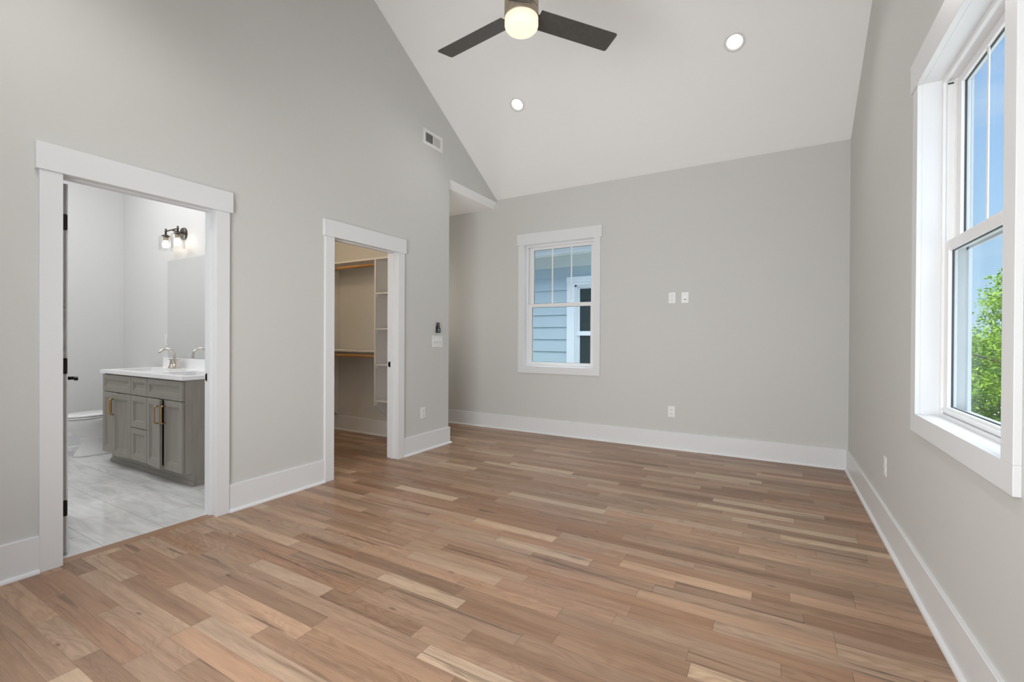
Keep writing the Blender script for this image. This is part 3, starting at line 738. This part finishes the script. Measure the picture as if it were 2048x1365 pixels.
mb.build('base_molding', M_CAB, van)
def front(nm, xa, xb_, za, zb, stile=0.045, pivot=None, angle=0.0, pull=None):
    mb_ = MB(); t_ = 0.019
    prof = [(0.0, t_), (0.0, 0.0015), (0.0015, 0.0), (stile, 0.0), (stile+0.003, 0.005), (stile+0.012, 0.005), (stile+0.014, 0.0075), (stile+0.022, 0.010), (stile+0.023, 0.012)]
    rg = []
    for i_, d_ in prof:
        rg.append([(xa+i_, VF+d_, za+i_), (xb_-i_, VF+d_, za+i_), (xb_-i_, VF+d_, zb-i_), (xa+i_, VF+d_, zb-i_)])
    mb_.rings(rg, True, True, False)
    tf = Matrix.Identity(4)
    if pivot is not None:
        tf = Matrix.Translation((pivot, VF+t_, 0)) @ Matrix.Rotation(angle, 4, 'Z') @ Matrix.Translation((-pivot, -(VF+t_), 0))
    mb_.xf(tf); o = mb_.build(nm, M_CAB, van)
    if pull:
        px_, pz0, pz1 = pull; d_ = 0.030
        pts = []
        y_ = VF
        path = [(px_, y_, pz0+0.008), (px_, y_-0.012, pz0+0.006)]
        for k in range(7):
            a = math.pi/2*k/6; path.append((px_, y_-d_+0.014*(1-math.sin(a)), pz0+0.006+0.0*0 + 0.016*(1-math.cos(a))))
        for k in range(7):
            a = math.pi/2*(1-k/6); path.append((px_, y_-d_+0.014*(1-math.sin(a)), pz1-0.006-0.016*(1-math.cos(a))))
        path += [(px_, y_-0.012, pz1-0.006), (px_, y_, pz1-0.008)]
        pm = MB(); pm.tube(path, 0.0058, 10, flat=1.0); pm.xf(tf); pm.build('pull', M_GOLD, o)
    return o
g_ = 0.0035
front('drawer_front', VX0+0.01, -4.994-g_, 0.694, 0.852, 0.040)
front('drawer_front', -4.994+g_, -4.687-g_, 0.694, 0.852, 0.040)
front('drawer_front', -4.687+g_, VX1-0.012, 0.694, 0.852, 0.040)
front('drawer_front', -4.994+g_, -4.687-g_, 0.405, 0.688, 0.045)
front('drawer_front', -4.994+g_, -4.687-g_, 0.115, 0.399, 0.045)
mL, mR = (VX0+0.01-4.994)/2, (-4.687+VX1-0.012)/2
pz = (0.490, 0.645)
front('cabinet_door', VX0+0.01, mL-0.0015, 0.115, 0.688, 0.05, None, 0, (mL-0.026, *pz))
front('cabinet_door', mL+0.0015, -4.994-g_, 0.115, 0.688, 0.05, -4.994-g_, R_(7.0), (mL+0.026, *pz))
front('cabinet_door', -4.687+g_, mR-0.0015, 0.115, 0.688, 0.05, -4.687+g_, R_(-5.5), (mR-0.026, *pz))
front('cabinet_door', mR+0.0015, VX1-0.012, 0.115, 0.688, 0.05, None, 0, (mR+0.026, *pz))
# countertop with two undermount basins
ct = root('countertop', (-4.84, 2.1, 0.865), 'white quartz vanity top with backsplash and two rectangular basins', 'countertop')
TX0, TX1, TY0 = VX0-0.012, VX1+0.018, 1.830
SY0, SY1 = 1.93, 2.205
SXS = ((-5.49, -5.02), (-4.64, -4.18))
mb = MB(); z0_, z1_ = 0.865, 0.896
mb.box(TX0, TX1, TY0, SY0, z0_, z1_); mb.box(TX0, TX1, SY1, BY1-0.002, z0_, z1_)
mb.box(TX0, SXS[0][0], SY0, SY1, z0_, z1_); mb.box(SXS[0][1], SXS[1][0], SY0, SY1, z0_, z1_); mb.box(SXS[1][1], TX1, SY0, SY1, z0_, z1_)
mb.build('slab', M_QUARTZ, ct)
mb = MB(); mb.box(TX0, TX1, BY1-0.022, BY1-0.001, z1_, 0.996); mb.build('backsplash', M_QUARTZ, ct, 0.001)
for xa, xb_ in SXS:
    mb = MB(); e_ = 0.008
    def rr(xa_, xb__, ya_, yb_, z_, rd):
        p_ = []
        for (cx_, cy_2, a0) in ((xb__-rd, yb_-rd, 0), (xa_+rd, yb_-rd, 90), (xa_+rd, ya_+rd, 180), (xb__-rd, ya_+rd, 270)):
            for q in range(5):
                an = R_(a0+90*q/4); p_.append((cx_+rd*math.cos(an), cy_2+rd*math.sin(an), z_))
        return p_
    mb.rings([rr(xa-e_, xb_+e_, SY0-e_, SY1+e_, z0_-0.001, 0.03), rr(xa, xb_, SY0, SY1, z0_-0.003, 0.03), rr(xa+0.01, xb_-0.01, SY0+0.008, SY1-0.008, 0.775, 0.035), rr(xa+0.05, xb_-0.05, SY0+0.04, SY1-0.04, 0.752, 0.04)], False, True)
    mb.f = [list(reversed(q)) for q in mb.f]
    bs = mb.build('basin', M_PORC, ct)
    mb = MB(); mb.lathe([(0.022, 0.752), (0.022, 0.755), (0.012, 0.756)], ((xa+xb_)/2, (SY0+SY1)/2, 0), (0, 0, 1), 20); mb.build('drain', M_NICKEL, bs)
# faucet
fx, fy, fz = -5.215, 2.285, 0.8965
fa = root('sink_faucet', (fx, fy, fz), 'arched nickel two-handle faucet on the vanity top', 'faucet')
mb = MB(); mb.lathe([(0.027, 0.0), (0.027, 0.004), (0.019, 0.02), (0.014, 0.045)], (fx, fy, fz), (0, 0, 1), 24); mb.build('spout_base', M_NICKEL, fa)
path = [(fx, fy, fz+0.03), (fx, fy, fz+0.08), (fx, fy, fz+0.125)]
for k in range(1, 15):
    a = math.pi*0.86*k/14; path.append((fx, fy-0.07+0.07*math.cos(a), fz+0.125+0.07*math.sin(a)))
mb = MB(); mb.tube(path, 0.0115, 14); mb.build('spout', M_NICKEL, fa)
for sx_ in (-0.055, 0.055):
    mb = MB(); mb.rings([[(fx+sx_+q*w_, fy+p_*w_, fz+h_) for q, p_ in ((-1, -1), (1, -1), (1, 1), (-1, 1))] for w_, h_ in ((0.026, 0.0), (0.025, 0.006), (0.016, 0.03), (0.0125, 0.075), (0.014, 0.085))], True, True, False)
    hb_ = mb.build('handle_base', M_NICKEL, fa)
    mb = MB(); xa_ = fx+sx_+(0.012 if sx_ < 0 else -0.012); xb2 = fx+sx_+(-0.055 if sx_ < 0 else 0.055)
    mb.box(xa_, xb2, fy-0.009, fy+0.009, fz+0.085, fz+0.093); mb.build('lever', M_NICKEL, hb_, 0.001)
# mirror
mr = root('wall_mirror', (-4.8, BY1, 0.999), 'frameless mirror above the vanity backsplash', 'mirror')
mb = MB(); mb.box(-5.555, VX1+0.02, BY1-0.006, BY1-0.0005, 0.999, 2.012); mb.build('backing', M_RBUTTON, mr)
mb = MB(); mb.box(-5.555, VX1+0.02, BY1-0.0064, BY1-0.0061, 0.999, 2.012); mb.build('glass', M_MIRROR, mr)
# vanity light
LXC, LZ = -5.222, 2.262
vl = root('vanity_light', (LXC, BY1, LZ), 'bronze two-light wall fixture with clear glass shades above the mirror', 'wall light')
mb = MB(); mb.lathe([(0.062, 0.0), (0.062, 0.012), (0.056, 0.022), (0.02, 0.026)], (LXC, BY1, LZ), (0, -1, 0), 32); mb.build('back_plate', M_BRONZE, vl)
ly = 2.262
mb = MB(); mb.tube([(LXC, BY1-0.02, LZ+0.005), (LXC, ly+0.03, LZ+0.012), (LXC, ly, LZ+0.018)], 0.0075, 10); mb.tube([(LXC-0.135, ly, LZ+0.018), (LXC, ly, LZ+0.018), (LXC+0.135, ly, LZ+0.018)], 0.0065, 10); mb.build('arm', M_BRONZE, vl)
for sx_ in (-0.120, 0.120):
    x_ = LXC+sx_
    mb = MB(); mb.lathe([(0.009, LZ-0.02), (0.009, LZ+0.042)], (x_, ly, 0), (0, 0, 1), 14); mb.build('stem', M_BRONZE, vl)
    mb = MB(); mb.lathe([(0.036, LZ-0.036), (0.036, LZ-0.030), (0.026, LZ-0.022), (0.012, LZ-0.016)], (x_, ly, 0), (0, 0, 1), 28); sh_ = mb.build('shade_holder', M_BRONZE, vl)
    mb = MB(); mb.lathe([(0.022, LZ-0.078), (0.024, LZ-0.036)], (x_, ly, 0), (0, 0, 1), 20); mb.build('socket', M_FANMETAL, sh_)
    mb = MB(); mb.lathe([(0.030, LZ-0.036), (0.055, LZ-0.039), (0.058, LZ-0.045), (0.058, LZ-0.175), (0.0555, LZ-0.175), (0.0555, LZ-0.047), (0.030, LZ-0.041)], (x_, ly, 0), (0, 0, 1), 32, False, False); mb.build('glass_shade', M_SHADEGLASS, vl)
    mb = MB(); mb.lathe([(0.001, LZ-0.150), (0.016, LZ-0.148), (0.027, LZ-0.138), (0.031, LZ-0.122), (0.029, LZ-0.106), (0.022, LZ-0.092), (0.016, LZ-0.078)], (x_, ly, 0), (0, 0, 1), 24); mb.build('bulb', M_BULB, vl)
lamp('alcove_fill_light', 'POINT', (-4.60, 4.45, 1.75), 5.0, (1, 0.90, 0.78), 0.1)  # added point light that lifts the alcove, no fixture modelled
lamp('bath_ceiling_lamp', 'AREA', (-5.0, 1.1, 3.33), 28, (0.98, 0.98, 1.0), 1.6, (0, 0, 0), 1.6)

# ------------------------------------------------------------------ toilet
TXC = -6.085
to = root('toilet', (TXC, 2.0, 0), 'white two-piece toilet with closed lid beside the vanity', 'toilet')
def egg(z_, yf, yb, hw_, n=40, p=2.3):
    out_ = []; yc = yf + (yb-yf)*0.45
    for k in range(n):
        a = 2*math.pi*k/n; cx_, sy_ = math.cos(a), math.sin(a)
        ly_ = (yc-yf) if sy_ < 0 else (yb-yc)
        e_ = 2/p
        out_.append((TXC + hw_*math.copysign(abs(cx_)**(e_ if sy_ > 0 else 1.0), cx_), yc + ly_*math.copysign(abs(sy_)**(e_ if sy_ > 0 else 1.0), sy_), z_))
    return out_
mb = MB(); mb.rings([egg(0, 1.775, 2.32, 0.112), egg(0.012, 1.772, 2.32, 0.112), egg(0.03, 1.785, 2.31, 0.106), egg(0.10, 1.815, 2.30, 0.100), egg(0.165, 1.835, 2.30, 0.099), egg(0.185, 1.825, 2.30, 0.103),
                     egg(0.20, 1.80, 2.30, 0.115), egg(0.24, 1.735, 2.30, 0.145), egg(0.29, 1.685, 2.295, 0.168), egg(0.34, 1.662, 2.28, 0.180), egg(0.375, 1.652, 2.27, 0.185), egg(0.388, 1.655, 2.27, 0.182)])
mb.build('bowl', M_PORC, to)
mb = MB(); mb.rings([egg(0.391, 1.655, 2.17, 0.181), egg(0.394, 1.650, 2.17, 0.186), egg(0.404, 1.650, 2.17, 0.186), egg(0.407, 1.655, 2.17, 0.181)]); mb.build('seat', M_PORC, to)
mb = MB(); mb.rings([egg(0.411, 1.655, 2.17, 0.181), egg(0.414, 1.650, 2.17, 0.186), egg(0.424, 1.652, 2.17, 0.184), egg(0.434, 1.70, 2.14, 0.14), egg(0.436, 1.78, 2.08, 0.07)]); mb.build('lid', M_PORC, to)
mb = MB(); mb.box(TXC-0.19, TXC+0.19, 2.175, BY1-0.02, 0.39, 0.74); mb.build('tank', M_PORC, to, 0.02, 3)
mb = MB(); mb.box(TXC-0.20, TXC+0.20, 2.165, BY1-0.012, 0.742, 0.775); tl = mb.build('tank_lid', M_PORC, to, 0.01, 3)

# ------------------------------------------------------------------ closet fittings
SYF = 3.800
tw = root('shelf_tower', (-3.8, 3.95, 0.2), 'white wall-hung closet shelf tower with a tapered foot', 'closet shelves')
TPX = -4.028; TPR = -3.58
for nm, xx in (('side_panel', TPX), ('side_panel', TPR)):
    mb = MB(); mb.prism([(xx, SYF, 2.122), (xx, SYF, 0.425), (xx, CY1-0.005, 0.190), (xx, CY1-0.001, 0.190), (xx, CY1-0.001, 2.122)], (0.019 if xx == TPX else -0.019, 0, 0)); mb.build(nm, M_SHELF, tw)
for z_ in (1.737, 1.324, 0.909, 0.489):
    mb = MB(); mb.box(TPX+0.019, TPR-0.019, SYF+0.004, CY1-0.001, z_-0.017, z_); sh = mb.build('shelf', M_SHELF, tw)
    mb = MB(); mb.box(TPX+0.019, TPX+0.031, SYF+0.02, CY1-0.002, z_-0.055, z_-0.0172); mb.build('cleat', M_SHELF, sh)
lt = root('closet_upright', (-5.0, 3.95, 0.2), 'white tapered panel at the far left of the closet wall', 'closet panel')
mb = MB(); xx = -5.020; mb.prism([(xx, SYF, 2.122), (xx, SYF, 0.425), (xx, CY1-0.005, 0.190), (xx, CY1-0.001, 0.190), (xx, CY1-0.001, 2.122)], (0.019, 0, 0)); mb.build('panel', M_SHELF, lt)
mb = MB(); mb.box(-5.29, XL-WT-0.01, SYF-0.002, CY1-0.001, 2.1225, 2.143)
tag(mb.build('closet_shelf', M_SHELF), 'white top shelf across the closet above the upper rod', 'shelf')
mb = MB(); mb.box(-5.0, TPX-0.001, SYF+0.004, CY1-0.0175, 1.045, 1.063)
tag(mb.build('closet_shelf', M_SHELF), 'white middle shelf above the lower closet rod', 'shelf')
for z_, lab in ((2.070, 'honey wood hanging rod under the top closet shelf'), (0.998, 'honey wood hanging rod under the middle closet shelf')):
    rd = root('closet_rod', (-4.5, 3.83, z_), lab, 'closet rod', 'wooden closet rods')
    mb = MB(); mb.cyl((-5.0005, 3.83, z_), (TPX-0.0005, 3.83, z_), 0.0175, 20); mb.build('pole', M_ROD, rd)
    for xx, sg in ((-5.0008, 1), (TPX-0.0002, -1)):
        mb = MB(); mb.cyl((xx, 3.83, z_), (xx+sg*0.008, 3.83, z_), 0.026, 20); mb.build('rod_socket', M_SHELF, rd)
lamp('closet_lamp', 'POINT', (-4.55, 2.9, 2.55), 7.5, (1, 0.76, 0.52), 0.12)

# ------------------------------------------------------------------ outside
YN = 8.20
KN = YN/7.10
def nz(z): return 1.21 + (z-1.21)*KN
nb = root('neighbor_house', (-4.0, YN, -3.0), 'blue-grey lap-sided house outside the back window', 'house')
mb = MB(); ex_ = 0.2065*KN; nx0, nx1 = -11.0, -0.8
NX0, NX1, NZ0, NZ1 = -2.87*KN, -1.95*KN, nz(0.45), nz(2.105)   # the neighbour's window opening
FB, FT = nz(2.415), nz(2.60)
def lap(xa, xb_, zlo, zhi):
    z = nz(1.414) - ex_*40
    while z < zhi:
        a, b_ = max(z, zlo), min(z+ex_, zhi)
        if b_ > a:
            ya = YN - 0.018*(1-(a-z)/ex_); yb_ = YN - 0.018*(1-(b_-z)/ex_)
            mb.prism([(xa, YN+0.1, a), (xa, ya-0.004, a), (xa, yb_-0.004, b_), (xa, YN+0.1, b_)], (xb_-xa, 0, 0))
        z += ex_
lap(nx0, NX0, -3.0, FB); lap(NX1, nx1, -3.0, FB); lap(NX0, NX1, -3.0, NZ0); lap(NX0, NX1, NZ1, FB)
mb.box(nx0, NX0-0.15, YN+0.11, YN+6, -3.0, FT+0.1); mb.box(NX1+0.15, nx1, YN+0.11, YN+6, -3.0, FT+0.1); mb.box(NX0-0.15, NX1+0.15, YN+0.6, YN+6, -3, FT+0.1)
mb.build('siding', M_SIDING, nb)
mb = MB(); mb.box(nx0, nx1, YN-0.045, YN+0.1, FB, FT); mb.box(nx0, nx1, YN-0.06, YN-0.045, FT-0.055, FT); mb.build('frieze_board', M_FRIEZE, nb)
OV = 0.40
mb = MB(); mb.box(nx0-0.3, nx1+0.3, YN-OV, YN+0.2, FT+0.002, FT+0.025); mb.build('soffit', M_FRIEZE, nb)
mb = MB(); mb.box(nx0-0.3, nx1+0.3, YN-OV-0.025, YN-OV, FT-0.012, FT+0.20); mb.build('fascia', M_EXTTRIM, nb)
mb = MB(); q0 = FT+0.07; yo = YN-OV-0.027
mb.prism([(nx0-0.3, yo, q0), (nx0-0.3, yo-0.063, q0+0.005), (nx0-0.3, yo-0.088, q0+0.04), (nx0-0.3, yo-0.103, q0+0.055), (nx0-0.3, yo-0.113, q0+0.115), (nx0-0.3, yo, q0+0.115)], (nx1-nx0+0.6, 0, 0)); mb.build('gutter', M_EXTTRIM, nb)
mb = MB(); mb.prism([(nx0-0.3, YN-OV-0.06, FT+0.205), (nx0-0.3, YN+2.8, FT+1.9), (nx0-0.3, YN+6.3, FT+0.17), (nx0-0.3, YN+6.3, FT+0.12), (nx0-0.3, YN+2.8, FT+1.8), (nx0-0.3, YN-OV+0.02, FT+0.14)], (nx1-nx0+0.6, 0, 0)); mb.build('roof', M_SHINGLE, nb)
mb = MB(); y_ = YN-0.045; cw_ = 0.135*KN; hh = NZ1+0.045*KN
mb.box(NX0-cw_, NX0+0.0, y_, YN+0.1, NZ0, NZ1); mb.box(NX1, NX1+cw_, y_, YN+0.1, NZ0, NZ1); mb.box(NX0-cw_, NX1+cw_, y_-0.012, YN+0.1, hh, NZ1+0.135*KN); mb.box(NX0-cw_, NX1+cw_, y_, YN+0.1, NZ1, hh); mb.box(NX0-cw_, NX1+cw_, y_, YN+0.1, NZ0-0.1, NZ0)
wf = mb.build('window', M_EXTTRIM, nb)
mb = MB(); g1, g2 = NX0+0.075*KN, NX0+0.075*KN
for xa, xb_, za, zb in ((NX0, NX0+0.035, NZ0, NZ1), (NX1-0.045, NX1, NZ0, NZ1), (NX0, NX1, NZ1-0.035, NZ1), (NX0, NX1, NZ0, NZ0+0.05)): mb.box(xa, xb_, YN-0.02, YN+0.09, za, zb)
mb.box(NX0+0.035, g1, YN+0.015, YN+0.06, NZ0+0.05, NZ1-0.035); mb.box(g1, NX1-0.045, YN+0.015, YN+0.06, NZ1-0.07, NZ1-0.035)
mb.box(NX0+0.035, NX1-0.045, YN-0.005, YN+0.06, nz(1.27), nz(1.342)); 
mb.build('sash', M_EXTTRIM, wf)
mb = MB(); mb.box(g1, NX1-0.045, YN+0.03, YN+0.036, nz(1.342), NZ1-0.07); mb.box(g1, NX1-0.045, YN+0.04, YN+0.046, NZ0+0.05, nz(1.27)); mb.build('pane', M_DARKPANE, wf)
# own outside cladding, what the neighbour's dark panes mirror
mb = MB(); z = -3.0
while z < 3.1:
    for xa, xb_ in ((-7.0, WB0-0.12), (WB1+0.12, W+0.19)):
        mb.prism([(xa, D+0.172, z), (xa, D+0.20, z), (xa, D+0.18, z+0.18), (xa, D+0.172, z+0.18)], (xb_-xa, 0, 0))
    z += 0.18
struct(mb.build('wall_exterior', M_SIDING_OWN), 'lap siding on the outside of the back wall', 'wall')
mb = MB(); mb.box(-40, 60, -40, 70, -3.2, -3.0)
struct(mb.build('ground', M_BOUNCEGROUND), 'outside ground made pale to bounce light upward', 'ground')
def tree(nm, cx_, cy_2, cz_, rx, rz, n, label, mt, leaf=0.075, trunk_h=None):
    r_ = root(nm, (cx_, cy_2, -3.0), label, 'tree')
    mb_ = MB(); mb_.tube([(cx_, cy_2, -3.0), (cx_+0.05, cy_2, -1.2), (cx_-0.03, cy_2+0.05, 0.6), (cx_, cy_2, cz_)], 0.12, 10, [0.17, 0.13, 0.10, 0.05])
    for k in range(9):
        a = k*2.4; zz = -1.0+k*0.32; e_ = Vector((math.cos(a)*rx*0.8, math.sin(a)*rx*0.8, 0.7))
        p_ = Vector((cx_, cy_2, zz)); mb_.tube([p_, p_+e_*0.5, p_+e_], 0.03, 6, [0.045, 0.03, 0.012])
    mb_.build('trunk', M_BARK, r_)
    lm = MB(); rnd = random.Random(n)
    cl_ = []
    for k in range(420):
        while True:
            p_ = Vector((rnd.uniform(-1, 1), rnd.uniform(-1, 1), rnd.uniform(-1, 1)))
            if 0.35 < p_.length < 1: break
        cl_.append((Vector((cx_+p_.x*rx, cy_2+p_.y*rx, cz_+p_.z*rz)), rnd.uniform(0.25, 0.48)))
    for k in range(n):
        c_, rad = cl_[rnd.randrange(len(cl_))]
        q = Vector((rnd.gauss(0, 1), rnd.gauss(0, 1), rnd.gauss(0, 0.7))); q = q.normalized()*rad*rnd.random()**0.4
        p_ = c_+q
        d1 = Vector((rnd.gauss(0, 1), rnd.gauss(0, 1), rnd.gauss(-0.3, 0.6))).normalized(); d2 = d1.cross(Vector((rnd.gauss(0, .5), rnd.gauss(0, .5), 1))).normalized()
        L2 = leaf*rnd.uniform(0.7, 1.4); up_ = d1.cross(d2)*L2*0.12
        a_, b_, c2, d_ = p_, p_+d1*L2*0.5+d2*L2*0.24+up_, p_+d1*L2, p_+d1*L2*0.5-d2*L2*0.24+up_
        lm.face([a_, b_, c2]); lm.face([a_, c2, d_])
    f_ = lm.build('foliage', mt, r_); f_['kind'] = 'stuff'
    return r_
tree('leafy_tree', 5.0, 11.4, -0.06, 2.5, 2.95, 100000, 'bright green leafy tree outside the right window', M_LEAF, 0.068)
tree('shade_tree', 8.0, 20.5, -1.0, 4.0, 2.8, 30000, 'darker green tree behind the bright leafy tree', M_LEAF2, 0.19)
